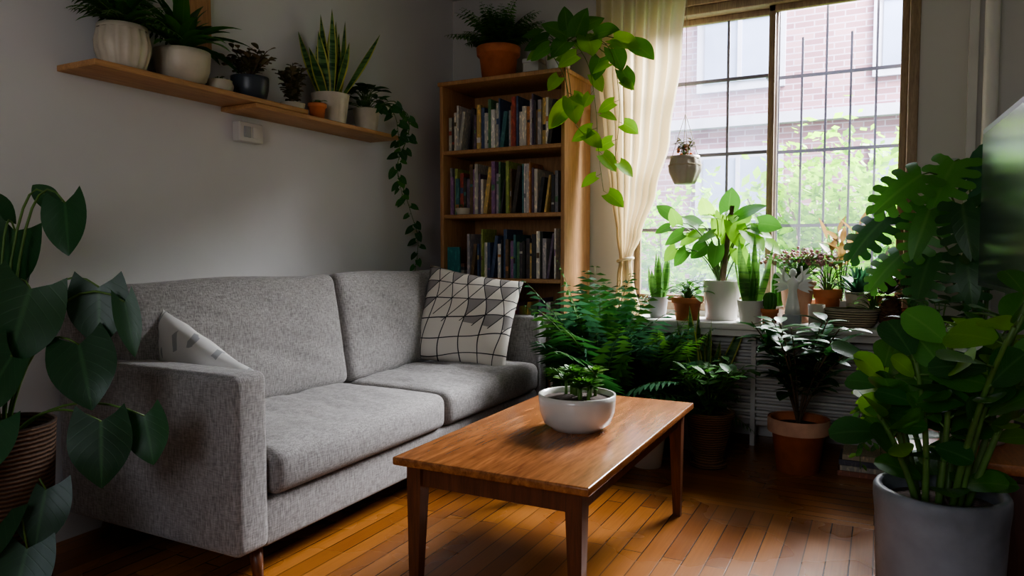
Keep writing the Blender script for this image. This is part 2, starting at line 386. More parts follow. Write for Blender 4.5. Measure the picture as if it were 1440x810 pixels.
def trail(m,pts,step,L,W,mt,rng,shape='heart',lobe=.15,face=(.3,-.8,.4),sr=.0025):
    P=[]
    for i in range(len(pts)-1):
        for k in range(6):
            t=k/6; p0=pts[max(i-1,0)];p1=pts[i];p2=pts[i+1];p3=pts[min(i+2,len(pts)-1)]
            P.append(.5*((2*p1)+(p2-p0)*t+(2*p0-5*p1+4*p2-p3)*t*t+(3*p1-p0-3*p2+p3)*t**3))
    P.append(pts[-1]); tube(m,P,sr,sr*.6,'stem_green',5)
    acc=0;sg=1
    for i in range(1,len(P)):
        acc+=(P[i]-P[i-1]).length
        if acc>=step:
            acc=0;sg=-sg; f=V(face)
            d=(V((sg*.8,sg*.25,-.45))+V((rng.uniform(-.5,.5),rng.uniform(-.5,.2),rng.uniform(-.4,.3)))).normalized()
            b=P[i]+d*L*.3; tube(m,[P[i],b],sr*.6,sr*.5,'stem_green',4); s=rng.uniform(.7,1.15)
            leaf(m,b,d,f+V((rng.uniform(-.3,.3),0,rng.uniform(-.2,.4))),L*s,W*s,mt,shape,6,.4,.15,lobe,rng=rng)
def snake(m,c,n,H,W,mt,rng,spread=.25,xmin=-1):
    for i in range(n):
        az=i*2.4+rng.uniform(-.3,.3); ro=.012*math.sqrt(i); d=(Z+V((max(xmin,math.cos(az)),math.sin(az),0))*spread*rng.uniform(.2,1)*(i/n+.2)).normalized()
        leaf(m,c+V((math.cos(az)*ro,math.sin(az)*ro,.001)),d,V((math.cos(az+.6),math.sin(az+.6),.1)),H*rng.uniform(.6,1.05),W*rng.uniform(.8,1.1),mt,'blade',10,-.02,.3,twist=rng.uniform(-.6,.6),rng=rng)
def hero(m,root,items,mt,rng,shape='heart',lobe=.18,lift=.25,sr=.004,mono=False):
    for it in items:
        c=V(it[0]);L,W=it[1],it[2]; d=V(it[3]).normalized(); n=V(it[4])
        base=c-d*L*.42; mid=(root+base)/2; h=(root-base).length
        ctrl=V((root.x*.6+base.x*.4,root.y*.6+base.y*.4,max(root.z,base.z)+lift*h*.5))
        tube(m,bez(root+V((rng.uniform(-.02,.02),rng.uniform(-.02,.02),0)),ctrl,base,10),sr,sr*.6,'stem_green',6)
        mm=it[5] if len(it)>5 else mt
        if mono: monstera(m,base,d,n,L,W,mm,rng)
        else: leaf(m,base,d,n,L,W,mm,shape,12,.35,.14,lobe,.012,rng=rng)

# ------------------------------------------------------------------ room
XL,XR,YF,YB,H=-2.65,.82,-1.3,4.27,2.75
def shell(name,boxes,mt):
    m=M(); [box(m,a,b_,mt) for a,b_ in boxes]; return m.make(name)
m=M()
def quad(m,x0,x1,y0,y1,z,mt): m.af([m.av(p) for p in ((x0,y0,z),(x1,y0,z),(x1,y1,z),(x0,y1,z))],mt,False)
quad(m,XL,XR,YF,3.0,0,'floor_planks_long'); quad(m,XL,XR,3.0,3.1,0,'floor_border'); quad(m,XL,XR,3.1,YB,0,'floor_planks_cross')
box(m,(XL,YF,-.1),(XR,YB,-.002),'cabinet_dark'); m.make('floor')
shell('ceiling',[((XL-.15,YF-.15,H),(XR+.15,YB+.15,H+.1))],'ceiling_paint')
shell('wall_left',[((XL-.15,YF-.15,-.1),(XL,YB+.15,H))],'wall_paint')
shell('wall_right',[((XR,YF-.15,-.1),(XR+.15,YB+.15,H))],'wall_paint')
WX0,WX1,WZ0,WZ1=-1.42,.15,.70,2.47
shell('wall_back',[((XL,YB,-.1),(WX0,YB+.15,H)),((WX1,YB,-.1),(XR,YB+.15,H)),((WX0,YB,-.1),(WX1,YB+.15,WZ0)),((WX0,YB,WZ1),(WX1,YB+.15,H))],'wall_paint_shaded')
FX0,FX1,FZ0,FZ1=-1.15,.05,1.08,2.1  # opening added behind the camera to let fill light in
shell('wall_front',[((XL,YF-.15,-.1),(FX0,YF,H)),((FX1,YF-.15,-.1),(XR,YF,H)),((FX0,YF-.15,FZ1),(FX1,YF,H)),((FX0,YF-.15,-.1),(FX1,YF,FZ0))],'wall_paint')
shell('baseboard_left',[((XL,YF,0),(XL+.018,YB,.12))],'white_enamel')
shell('baseboard_back',[((XL+.02,YB-.018,0),(XR,YB,.12))],'white_enamel')
# window
m=M(); yw=YB+.04
for a,b_ in (((WX0,YB-.012,WZ0),(WX0+.05,YB+.13,WZ1)),((WX1-.05,YB-.012,WZ0),(WX1,YB+.13,WZ1)),((WX0,YB-.012,WZ1-.05),(WX1,YB+.13,WZ1)),((WX0,YB+.0,WZ0),(WX1,YB+.13,WZ0+.05))):
    box(m,a,b_,'window_wood',bev=.006)
box(m,(WX0-.03,YB-.025,WZ1),(WX1+.03,YB-.0,WZ1+.07),'window_wood',bev=.005)
XM=-.575
def sash(x0,x1,y,mt,glass,vb,hb):
    z0,z1=WZ0+.05,WZ1-.05;w=.035
    for a,b_ in (((x0,y,z0),(x0+w,y+.03,z1)),((x1-w,y,z0),(x1,y+.03,z1)),((x0,y,z0),(x1,y+.03,z0+w)),((x0,y,z1-w),(x1,y+.03,z1))): box(m,a,b_,mt,bev=.004)
    for z in hb: box(m,(x0+w,y+.006,z-.009),(x1-w,y+.024,z+.009),'iron_bars')
    for x in vb: box(m,(x-.007,y+.008,z0+w),(x+.007,y+.022,z1-w),'iron_bars')
    ids=[m.av(p) for p in ((x0+w,y+.015,z0+w),(x1-w,y+.015,z0+w),(x1-w,y+.015,z1-w),(x0+w,y+.015,z1-w))]; m.af(ids,glass,False)
sash(WX0+.05,XM+.03,YB+.07,'window_wood','window_glass_hazy',[-.82],[2.05,1.62,1.18])
sash(XM-.015,WX1-.05,YB+.02,'window_wood','window_glass',[],[])
m.make('window_1')
m=M()
for i in range(6):
    x=-.56+i*.128; box(m,(x-.006,4.50,.4),(x+.006,4.512,2.28 if i%2 else 2.6),'iron_bars')
for z in (.75,1.2,1.63,2.06): box(m,(-.62,4.492,z-.009),(WX1+.05,4.502,z+.009),'iron_bars')
for x in (-.61,WX1+.03):
    for z in (.75,2.06): box(m,(x-.01,YB+.15,z-.01),(x+.01,4.5,z+.01),'iron_bars')
m.make('window_bars')
m=M(); box(m,(-1.46,3.9,.635),(.2,YB,.67),'sill_paint',bev=.008); box(m,(-1.46,3.93,.60),(.2,3.95,.635),'sill_paint')
m.make('trim_windowsill')
# radiator below sill
m=M(); box(m,(-1.3,4.06,.10),(.15,4.25,.58),'white_enamel',bev=.01)
for i in range(12):
    z=.14+i*.036; box(m,(-1.28,4.02,z),(.13,4.065,z+.016),'white_enamel',bev=.004)
for x in (-1.29,-.6,.12): box(m,(x-.012,4.01,.0),(x+.012,4.07,.6),'white_enamel')
m.make('radiator')
m=M(); lathe(m,[(.032,0),(.032,2.75)],(.45,4.2,0),'pipe_paint',20)
for z in (.02,2.7): lathe(m,[(.032,0),(.042,.004),(.042,.02),(.032,.024)],(.45,4.2,z),'pipe_paint',20)
m.make('wall_pipe')
shell('trim_1',[((.36,4.235,.12),(.40,4.27,2.75))],'pipe_paint')
m=M(); box(m,(.285,4.255,1.42),(.33,4.27,1.52),'ceramic_grey',bev=.004); box(m,(.298,4.249,1.45),(.317,4.256,1.49),'white_enamel',bev=.002); m.make('wall_socket')
m=M(); box(m,(-2.65,2.36,1.555),(-2.60,2.50,1.645),'white_enamel',bev=.006); box(m,(-2.602,2.385,1.575),(-2.596,2.425,1.625),'ceramic_grey',bev=.002);box(m,(-2.602,2.435,1.575),(-2.596,2.475,1.625),'white_enamel',bev=.002); m.make('light_switch')
# exterior
m=M(); FY=11.0
box(m,(-13,FY,-1),(9,FY+1,9.5),'facade_brick')
for x in (-9.2,-6.6,-4.0,-1.9,.45,3.0,5.8):
    for z in (.6,3.5,6.6):
        box(m,(x-.62,FY-.06,z-.12),(x+.62,FY+.02,z+1.95),'facade_trim'); box(m,(x-.5,FY-.08,z),(x+.5,FY-.05,z+1.8),'facade_glass')
        box(m,(x-.5,FY-.1,z+.88),(x+.5,FY-.05,z+.94),'facade_trim'); box(m,(x-.03,FY-.1,z),(x+.03,FY-.05,z+1.8),'facade_trim')
box(m,(-13,FY-.15,2.85),(9,FY,3.0),'facade_trim'); box(m,(-13,FY-.4,9.3),(9,FY+.2,9.8),'facade_trim')
m.make('brick_building')
m=M(); quad(m,-14,10,4.43,16,-.6,'grass'); m.make('exterior_ground')
rng=random.Random(3)
for bi,(bx,by,bz,rx,rz,n) in enumerate(((-.35,6.5,.76,1.0,1.25,6200),(.95,7.6,.95,1.2,1.4,4000),(-2.0,7.4,.5,1.2,1.25,4600))):
    m=M()
    for i in range(9):
        az=i*2.4; tube(m,bez(V((bx,by,-.6)),V((bx,by,.2)),V((bx+math.cos(az)*rx*.7,by+math.sin(az)*.5,bz+rz*.6)),8),.03,.008,'stem_brown',6)
    for i in range(n):
        th=rng.random()*2*pi; ph=math.acos(rng.uniform(-1,1)); rr=rng.uniform(.4,1.05)
        rr*=1+.35*noise.noise(V((math.cos(th)*3,math.sin(th)*3,ph*2+bi)))
        p=V((bx+rx*rr*math.cos(th)*math.sin(ph),by+.8*rr*math.sin(th)*math.sin(ph),bz+rz*rr*math.cos(ph)))
        d=V((rng.uniform(-1,1),rng.uniform(-1,1),rng.uniform(-.6,.8))).normalized(); s=d.cross(V((rng.random(),rng.random(),1))).normalized()
        L=rng.uniform(.06,.14); c=(rng.random(),.5,.5)
        m.af([m.av(q,c) for q in (p,p+d*L*.5+s*L*.28,p+d*L,p+d*L*.5-s*L*.28)],'leaf_outdoor')
    m.make('garden_shrub')

# ------------------------------------------------------------------ curtain
m=M()
keys=[(2.66,-1.56,-.99),(2.2,-1.55,-1.02),(1.7,-1.50,-1.09),(1.4,-1.46,-1.17),(1.15,-1.42,-1.26),(1.0,-1.395,-1.325),(.9,-1.41,-1.31),(.6,-1.44,-1.24),(.25,-1.45,-1.2)]
rows=[];nx=110
for i in range(61):
    z=2.66-(2.66-.25)*i/60
    for a,b_ in zip(keys,keys[1:]):
        if b_[0]<=z<=a[0]+1e-6:
            t=(a[0]-z)/(a[0]-b_[0]); t=t*t*(3-2*t); x0=a[1]+(b_[1]-a[1])*t; x1=a[2]+(b_[2]-a[2])*t; break
    w=x1-x0; row=[]
    for j in range(nx+1):
        s=j/nx; amp=.034*min(1,.45+w*1.2)
        y=4.13+amp*math.sin(s*2*pi*8+.5*math.sin(z*2)+1.2*math.sin(s*5))+.01*math.sin(s*37+z*3)
        row.append(m.av((x0+w*(s+.012*math.sin(s*40+z)),y,z)))
    rows.append(row)
for i in range(60):
    for j in range(nx): m.af((rows[i][j],rows[i+1][j],rows[i+1][j+1],rows[i][j+1]),'curtain_cloth')
tube(m,[V((-1.36+.045*math.cos(a*pi/8),4.13+.05*math.sin(a*pi/8),1.0+.01*math.cos(a*pi/8))) for a in range(17)],.009,.009,'curtain_cloth')
m.make('curtain')
m=M(); tube(m,[V((-1.7,4.13,2.67)),V((.4,4.13,2.67))],.012,.012,'iron',12)
for x in (-1.65,.35): tube(m,[V((x,4.13,2.67)),V((x,4.27,2.67))],.008,.008,'iron',8)
m.make('curtain_rod')

# ------------------------------------------------------------------ sofa
m=M(); F='sofa_fabric'
def armfn(p,u):
    q=p.copy(); q.y+=.006*(1-u.x**2)*(1-u.z**2)*(1 if u.y>0 else -1); return q
for y in (1.59,3.735): rbox(m,(-2.17,y,.395),(.90,.135,.57),.028,F,(10,2,8),armfn)
rbox(m,(-2.15,2.66,.185),(.84,2.05,.16),.02,F,(4,12,2))
def bf(p,u):
    q=p.copy(); q.z-=.012*abs(u.y)**8*(u.z>0); return q
rbox(m,(-2.565,2.66,.51),(.12,2.26,.80),.035,F,(2,16,6),bf)
def seat(p,u):
    q=p.copy(); k=(1-abs(u.x)**3)*(1-abs(u.y)**4)
    if u.z>0: q.z+=.035*k*u.z
    q.x+=.018*(1-u.z**2)*(1 if u.x>0 else 0)*(1-u.y**4)
    w=noise.noise(V((p.x*5,p.y*2.5,3)))*.014*k+noise.noise(V((p.x*3+p.y*9,p.y*4,1)))*.014*k+abs(noise.noise(V((p.x*4+p.y*14,p.x*9,7))))*-.020*k
    if u.z>0: q.z+=w
    return q
for y,w in ((2.175,1.02),(3.175,.965)):
    rbox(m,(-2.055,y,.342),(.70,w,.155),.04,F,(26,40,3),seat)
R=Matrix.Rotation(-.17,3,'Y')
for y,w in ((2.125,1.09),(3.165,.98)):
    def bk(p,u,y=y):
        q=p.copy(); k=(1-abs(u.z)**3)*(1-abs(u.y)**4)
        q.x+=(.035*k+noise.noise(V((p.y*4+y,p.z*5,2)))*.018*k-abs(noise.noise(V((p.y*5+p.z*12,p.z*4,y))))*.020*k)*(1 if u.x>0 else -.3)
        q.z+=.006*math.sin(p.y*7+y)*max(0,u.z)
        return q
    rbox(m,(-2.37,y,.675),(.19,w,.53),.042,F,(3,32,20),bk,R)
for x,sx_ in ((-1.80,.05),(-2.52,-.02)):
    for y,sy in ((1.66,-.03),(3.68,.03)):
        tube(m,[V((x,y,.115)),V((x+sx_,y+sy,.0))],.026,.015,'walnut_leg',12)
m.make('sofa')
def pillow(name,mt,S,T,loc,rot):
    m=M();n=22;g={}
    for sgn in (1,-1):
        for i in range(n+1):
            for j in range(n+1):
                u=-1+2*i/n;v=-1+2*j/n
                edge=(i in(0,n) or j in(0,n))
                key=(i,j,0 if edge else sgn)
                if key in g: continue
                th=T*((1-u*u)*(1-v*v))**.42
                x=u*S/2*(1-.06*(1-v*v)**1*abs(u)**5); z=v*S/2*(1-.06*(1-u*u)*abs(v)**5)
                g[key]=m.av((x,sgn*(0 if edge else th/2)+.008*noise.noise(V((x*12,z*12,sgn))),z))
    for sgn in (1,-1):
        for i in range(n):
            for j in range(n):
                q=[]
                for a,b_ in ((i,j),(i+1,j),(i+1,j+1),(i,j+1)):
                    q.append(g[(a,b_,0 if (a in(0,n) or b_ in(0,n)) else sgn)])
                m.af(q if sgn<0 else q[::-1],mt)
    return m.make(name,loc,rot)
pillow('patterned_throw_pillow','pillow_geometric',.54,.17,(-2.03,3.40,.675),(-.30,.17,.34))
pillow('white_throw_pillow','pillow_leafprint',.50,.15,(-2.20,1.75,.535),(.12,.44,.06))

# ------------------------------------------------------------------ coffee table
m=M(); tx0,tx1,ty0,ty1=-1.273,-.652,1.70,2.86
rbox(m,((tx0+tx1)/2,(ty0+ty1)/2,.4375),(tx1-tx0,ty1-ty0,.025),.006,'walnut_top',(1,1,1))
i_=.045
for a,b_ in (((tx0+i_,ty0+i_+.02,.36),(tx0+i_+.02,ty1-i_-.02,.425)),((tx1-i_-.02,ty0+i_+.02,.36),(tx1-i_,ty1-i_-.02,.425)),((tx0+i_+.02,ty0+i_,.36),(tx1-i_-.02,ty0+i_+.02,.425)),((tx0+i_+.02,ty1-i_-.02,.36),(tx1-i_-.02,ty1-i_,.425))): box(m,a,b_,'walnut_leg')
for x,sx_ in ((tx0+.055,-1),(tx1-.055,1)):
    for y,sy in ((ty0+.055,-1),(ty1-.055,1)):
        ring=[]
        for z,w,o in ((.425,.024,0),(.36,.024,0),(0,.014,.006)):
            ring.append([m.av((x+dx*w+sx_*o,y+dy*w+sy*o,z)) for dx,dy in ((-1,-1),(1,-1),(1,1),(-1,1))])
        for k in (0,1):
            for j in range(4): m.af((ring[k+1][j],ring[k+1][(j+1)%4],ring[k][(j+1)%4],ring[k][j]),'walnut_leg',False)
        m.af(ring[2][::-1],'walnut_leg',False)
m.make('coffee_table')
rng=random.Random(11)
m=M(); c=pot(m,(-.916,2.27,.45),.132,.085,.12,'ceramic_white','bowl',seg=48)
for k in range(12):
    cc=c+V((rng.uniform(-.06,.06),rng.uniform(-.05,.05),.03+rng.uniform(0,.055)))
    tube(m,[V((cc.x,cc.y,c.z)),cc],.006,.005,'stem_green')
    for i in range(20):
        az=i*2.4; q=i/20; d=dirv(az,1.2-1.0*q); leaf(m,cc,d,Z+d*-.2,.028+.03*q,.015+.013*q,'leaf_fernlight' if k%2 else 'leaf_mid','obov',4,.3,.3,rng=rng)
m.make('potted_succulent')

# ------------------------------------------------------------------ bookcase
m=M(); bx0,bx1,by0,by1=-2.483,-1.633,3.84,4.25; T=.024
box(m,(bx0,by0,0),(bx0+T,by1,2.09),'pine',bev=.003); box(m,(bx1-T,by0,0),(bx1,by1,2.09),'pine',bev=.003)
box(m,(bx0-.01,by0-.01,2.075),(bx1+.01,by1,2.10),'pine',bev=.004); box(m,(bx0+T,by1-.012,.05),(bx1-T,by1,2.075),'pine')
SZ=[.08,.49,.886,1.278,1.675]
for z in SZ: box(m,(bx0+T,by0+.004,z-T),(bx1-T,by1-.012,z),'pine_shelf',bev=.003)
box(m,(bx0+T,by0+.02,0),(bx1-T,by0+.035,.056),'pine')
m.make('bookcase')
rng=random.Random(5); m=M()
pal=[(.04,.04,.045),(.07,.06,.07),(.12,.09,.14),(.42,.40,.34),(.60,.55,.46),(.10,.20,.11),(.30,.36,.10),(.32,.07,.05),(.07,.10,.18),(.54,.38,.14),(.24,.13,.25),(.68,.66,.62),(.20,.20,.21),(.06,.16,.17),(.50,.47,.44),(.14,.09,.05),(.36,.33,.35),(.03,.03,.03),(.06,.05,.045),(.66,.62,.55),(.45,.2,.08)]
for zi,z in enumerate(SZ):
    x=bx0+T+(.02 if zi!=2 else .16); hb={4:.285,3:.30,2:.285,1:.27,0:.27}[zi]
    while x<bx1-T-.05:
        w=rng.uniform(.009,.028); h=hb*rng.uniform(.72,1.06); dp=rng.uniform(.17,.24); y0=by0+rng.uniform(.02,.05); c=rng.choice(pal)
        if rng.random()<.07:
            h2=h*.92; box(m,(x,y0,z+.002),(x+w,y0+dp,z+h2),'book_cover',c,0,Matrix.Rotation(.14,3,'Y'),V((x+w,y0,z+.002))); x+=w+h2*.145
        else:
            box(m,(x,y0,z+.001),(x+w,y0+dp,z+h),'book_cover',c)
            if rng.random()<.45:
                zz=z+h*rng.uniform(.15,.75); box(m,(x+.001,y0-.0006,zz),(x+w-.001,y0+.002,zz+h*rng.uniform(.04,.14)),'book_cover',rng.choice(pal[3:]))
            x+=w+.0012
for k,cc in enumerate(((.10,.16,.15),(.3,.28,.24),(.06,.06,.07),(.2,.1,.07))): box(m,(bx0+.03,by0+.04,SZ[2]+.001+k*.022),(bx0+.15,by0+.26,SZ[2]+.021+k*.022),'book_cover',cc)
box(m,(bx0+.04,by0+.02,SZ[2]+.001),(bx0+.13,by0+.035,SZ[2]+.19),'book_cover',(.04,.19,.19))
m.make('books')
m=M(); c=pot(m,(-2.34,3.885,1.279),.05,.042,.04,'ceramic_cream','taper'); bush(m,c,10,.03,.03,.03,.015,'leaf_mid',rng=rng)
m.make('small_planter_dish')

# ------------------------------------------------------------------ wall shelf
m=M(); box(m,(-2.65,1.58,1.70),(-2.43,2.62,1.722),'pine_shelf',bev=.003); box(m,(-2.65,2.30,1.678),(-2.43,3.36,1.699),'pine_shelf',bev=.003)
m.make('wall_shelf')
m=M(); box(m,(-2.65,2.13,1.92),(-2.625,2.24,2.72),'pine',bev=.004); m.make('wall_plank')
SH=1.722; SL=1.699
rng=random.Random(21)
def rosette(m,c,n,l0,l1,w,mt,e0,e1,dr):
    for i in range(n):
        az=i*2.4; d=dirv(az,rng.uniform(e0,e1))
        if d.x<0: d.x*=.25
        leaf(m,c,d,Z+d*-.3,rng.uniform(l0,l1),w,rng.choice(mt),'lance',8,dr,.3,rng=rng)
m=M(); c=pot(m,(-2.53,1.755,SH),.086,.066,.165,'ceramic_cream','belly',rib=16)
rosette(m,c+V((0,0,.02)),26,.15,.28,.045,('leaf_dark','leaf_mid'),.5,1.35,1.2)
for i in range(30):
    d=dirv(i*2.4,rng.uniform(.5,1.3))
    if d.x<0: d.x*=.2
    frond(m,c+V((0,0,.01)),d,rng.uniform(.18,.28),.05,'leaf_fern',12,1.3,rng)
m.make('potted_bromeliad')
m=M(); c=pot(m,(-2.535,2.015,SH),.108,.06,.135,'ceramic_cream','bowl')
rosette(m,c+V((0,0,.02)),38,.18,.31,.055,('leaf_dark','leaf_mid','leaf_dark'),.4,1.35,1.1)
m.make('potted_dracaena')
m=M(); c=pot(m,(-2.52,2.185,SH),.052,.045,.055,'ceramic_cream','belly'); bush(m,c,8,.02,.03,.025,.016,'leaf_jade','obov',rng=rng); m.make('potted_lithops')
m=M(); c=pot(m,(-2.53,2.36,SH),.082,.055,.105,'ceramic_dark','bowl')
stems(m,c,20,.13,.14,10,.036,.03,'leaf_jade','obov',rng,'stem_brown',.004,.3); m.make('potted_jade')
m=M(); c=pot(m,(-2.53,2.62,SL),.06,.045,.06,'ceramic_cream','taper')
stems(m,c,18,.19,.08,12,.034,.03,'leaf_jade','obov',rng,'stem_brown',.004,.1); m.make('potted_sedum')
m=M(); c=pot(m,(-2.48,2.735,SL),.045,.033,.075,'terracotta','rim'); bush(m,c,10,.03,.03,.03,.015,'leaf_mid','oval',rng=rng); m.make('small_terracotta_pot')
m=M(); c=pot(m,(-2.54,2.90,SL),.098,.075,.155,'ceramic_cream','taper'); snake(m,c,17,.42,.058,'leaf_snake',rng,.8,-.3)
m.make('potted_snake_plant')
m=M(); c=pot(m,(-2.54,3.19,SL),.075,.055,.13,'ceramic_cream','taper')
bush(m,c,34,.14,.12,.075,.055,'leaf_dark','heart',rng=rng,lobe=.15,hmin=.1)
trail(m,[c,V((-2.42,3.28,1.88)),V((-2.36,3.34,1.74)),V((-2.47,3.37,1.53)),V((-2.52,3.5,1.42)),V((-2.55,3.62,1.28)),V((-2.57,3.72,1.12)),V((-2.58,3.70,.92))],.032,.06,.045,'leaf_dark',rng)
trail(m,[c,V((-2.43,3.2,1.85)),V((-2.38,3.24,1.78)),V((-2.40,3.3,1.62))],.03,.06,.045,'leaf_dark',rng)
trail(m,[c,V((-2.42,3.38,1.84)),V((-2.44,3.44,1.72)),V((-2.5,3.42,1.55)),V((-2.55,3.55,1.33))],.035,.055,.04,'leaf_mid',rng)
m.make('trailing_pothos')

# ------------------------------------------------------------------ on bookcase
m=M(); c=pot(m,(-2.15,4.0,2.101),.135,.10,.21,'terracotta','rim')
for i in range(80):
    d=dirv(i*2.4,rng.uniform(.6,1.45))
    if d.y>0: d.y*=.35
    frond(m,c+V((0,0,.02)),d,rng.uniform(.2,.36),.07,'leaf_fern' if i%2 else 'leaf_fernlight',14,1.0,rng)
m.make('potted_fern')
m=M(); box(m,(-1.93,3.9,2.101),(-1.83,4.05,2.19),'white_enamel',bev=.004); box(m,(-1.935,3.895,2.17),(-1.825,4.055,2.195),'white_enamel',bev=.004); m.make('small_box')
m=M(); c=pot(m,(-1.71,3.92,2.101),.085,.065,.13,'ceramic_white','taper')
f=(.35,-.75,.55); LB,LL='leaf_bright','leaf_lime'
its=[((-1.79,3.80,2.25),.15,.12,(-.9,-.2,-.2),f),((-1.66,3.78,2.30),.16,.13,(-.4,-.3,.3),f),((-1.52,3.78,2.31),.17,.13,(.3,-.2,.5),f),((-1.38,3.8,2.26),.17,.14,(.7,-.2,.1),f),
((-1.26,3.8,2.19),.17,.13,(.9,0,-.3),f,LB),((-1.17,3.82,2.14),.16,.13,(.8,-.1,-.5),f),((-1.30,3.78,2.10),.15,.12,(.4,-.2,-.7),f),((-1.63,3.75,2.19),.14,.12,(-.3,-.4,-.4),f),
((-1.45,3.76,2.19),.17,.14,(.3,-.4,-.5),f,LB),((-1.73,3.72,2.17),.13,.1,(-.7,-.3,-.4),f),((-1.24,3.77,1.98),.13,.1,(.5,-.1,-.8),f),((-1.40,3.74,2.05),.13,.1,(-.1,-.3,-.9),f),
((-1.61,3.70,1.81),.17,.13,(-.6,-.2,-.6),f,LL),((-1.52,3.70,1.83),.15,.12,(.3,-.2,-.9),f,LB),((-1.62,3.82,2.36),.13,.1,(-.1,0,1),f),((-1.5,3.9,2.35),.14,.11,(.6,.4,.5),f),((-1.85,3.85,2.32),.12,.1,(-.8,.1,.2),f)]
hero(m,c,its,'leaf_mid',rng,lift=.5,sr=.0035)
r4=random.Random(8)
trail(m,[c,V((-1.6,3.82,2.25)),V((-1.46,3.75,2.08)),V((-1.41,3.74,1.85)),V((-1.39,3.74,1.6)),V((-1.36,3.74,1.38))],.085,.11,.085,LB,r4)
trail(m,[c,V((-1.55,3.85,2.28)),V((-1.34,3.76,2.15)),V((-1.28,3.75,1.9)),V((-1.28,3.75,1.72)),V((-1.30,3.75,1.55))],.09,.11,.085,LB,r4)
trail(m,[c,V((-1.7,3.76,2.2)),V((-1.58,3.72,2.0)),V((-1.53,3.71,1.78)),V((-1.44,3.72,1.66))],.1,.11,.085,LB,r4)
m.make('golden_pothos')

# ------------------------------------------------------------------ hanging planter
m=M(); hc=(-.97,3.96,1.42); c=pot(m,hc,.08,.055,.15,'ceramic_cream','belly',rib=10)
top=V((-.97,3.96,1.80))
for k in range(4):
    a=k*pi/2+.4; tube(m,[V((hc[0]+.085*math.cos(a),hc[1]+.085*math.sin(a),hc[2]+.10)),top],.002,.002,'string',5)
lathe(m,[(.088,.095),(.092,.10),(.088,.105)],hc,'string',24)
tube(m,[top,V((-.97,3.96,2.75))],.0018,.0018,'string',5)
stems(m,c,10,.12,.07,7,.03,.02,'leaf_jade','oval',rng,'stem_green',.003)
for k in range(12): sphere(m,c+V((rng.uniform(-.05,.05),rng.uniform(-.05,.05),rng.uniform(.02,.08))),.009,'terracotta',8)
m.make('hanging_planter')

# ------------------------------------------------------------------ window sill plants
S=.67
m=M(); c=pot(m,(-1.14,4.06,S),.058,.045,.12,'ceramic_grey','taper'); snake(m,c,9,.28,.04,'leaf_snakegreen',rng,.3); m.make('potted_snake_plant')
m=M(); c=pot(m,(-.955,3.99,S),.085,.06,.125,'terracotta','rim'); bush(m,c,34,.11,.09,.08,.042,'leaf_mid','oval',rng=rng); m.make('potted_peperomia')
m=M(); c=pot(m,(-.79,4.10,S),.105,.085,.22,'ceramic_white','taper')
f=(.2,-.7,.6); t4=[V((-.79,4.10,c.z)),V((-.77,4.08,1.0)),V((-.73,4.05,1.3))]
tube(m,bez(*t4,10),.02,.012,'stem_brown',8)
its=[]
for (x,z,L,dx,dz) in ((-1.10,1.28,.11,-.6,.6),(-1.04,1.13,.12,-.8,-.3),(-.99,1.02,.11,-.7,-.7),(-.95,1.22,.12,-.4,.4),(-.90,1.06,.12,-.5,-.4),(-.88,1.30,.12,-.2,.8),(-.80,1.20,.15,0,-.6),(-.74,1.33,.15,.1,.9),(-.70,1.15,.16,.3,-.8),(-.63,1.27,.15,.6,.4),(-.60,1.12,.15,.7,-.5),(-.54,1.20,.14,.9,0),(-.52,1.08,.11,.7,-.5),(-.68,1.02,.12,.4,-.7),(-.80,1.03,.12,-.2,-.8),(-1.12,1.18,.09,-.8,-.2),(-1.02,1.24,.1,-.3,.6),(-.97,1.12,.1,-.6,-.3),(-1.06,1.04,.1,-.5,-.6),(-.86,1.13,.11,-.4,-.2),(-.66,1.22,.12,.2,.2),(-.76,1.10,.11,0,-.9),(-.84,1.24,.12,-.3,.1),(-.58,1.16,.12,.6,-.2),(-.72,1.25,.13,.1,-.2),(-.92,1.15,.1,-.5,0)):
    its.append(((x,4.03+rng.uniform(-.08,.06),z),L,L*.78,(dx+rng.uniform(-.2,.2),-.25+rng.uniform(-.3,.3),dz),(f[0]+rng.uniform(-.6,.6),f[1],f[2]+rng.uniform(-.3,.5)),rng.choice(['leaf_lime','leaf_bright','leaf_bright','leaf_mid'])))
hero(m,c,its,'leaf_lime',rng,lift=.2,sr=.004); m.make('potted_philodendron')
m=M(); c=pot(m,(-.615,3.99,S),.072,.055,.12,'ceramic_white','taper'); snake(m,c,11,.38,.055,'leaf_snakegreen',rng,.35); m.make('potted_snake_plant')
m=M(); c=pot(m,(-.40,4.14,S),.09,.06,.22,'terracotta_pale','urn'); stems(m,c,40,.19,.20,8,.04,.025,'leaf_mid','oval',rng,'stem_green',.003,.3)
for k in range(190):
    a=rng.random()*6.3; r=.19*math.sqrt(rng.random()); sphere(m,c+V((math.cos(a)*r,math.sin(a)*r*.6,.19-r*.25+rng.uniform(-.03,.02))),rng.uniform(.006,.011),'pink_petals',6)
m.make('potted_sedum_flowers')
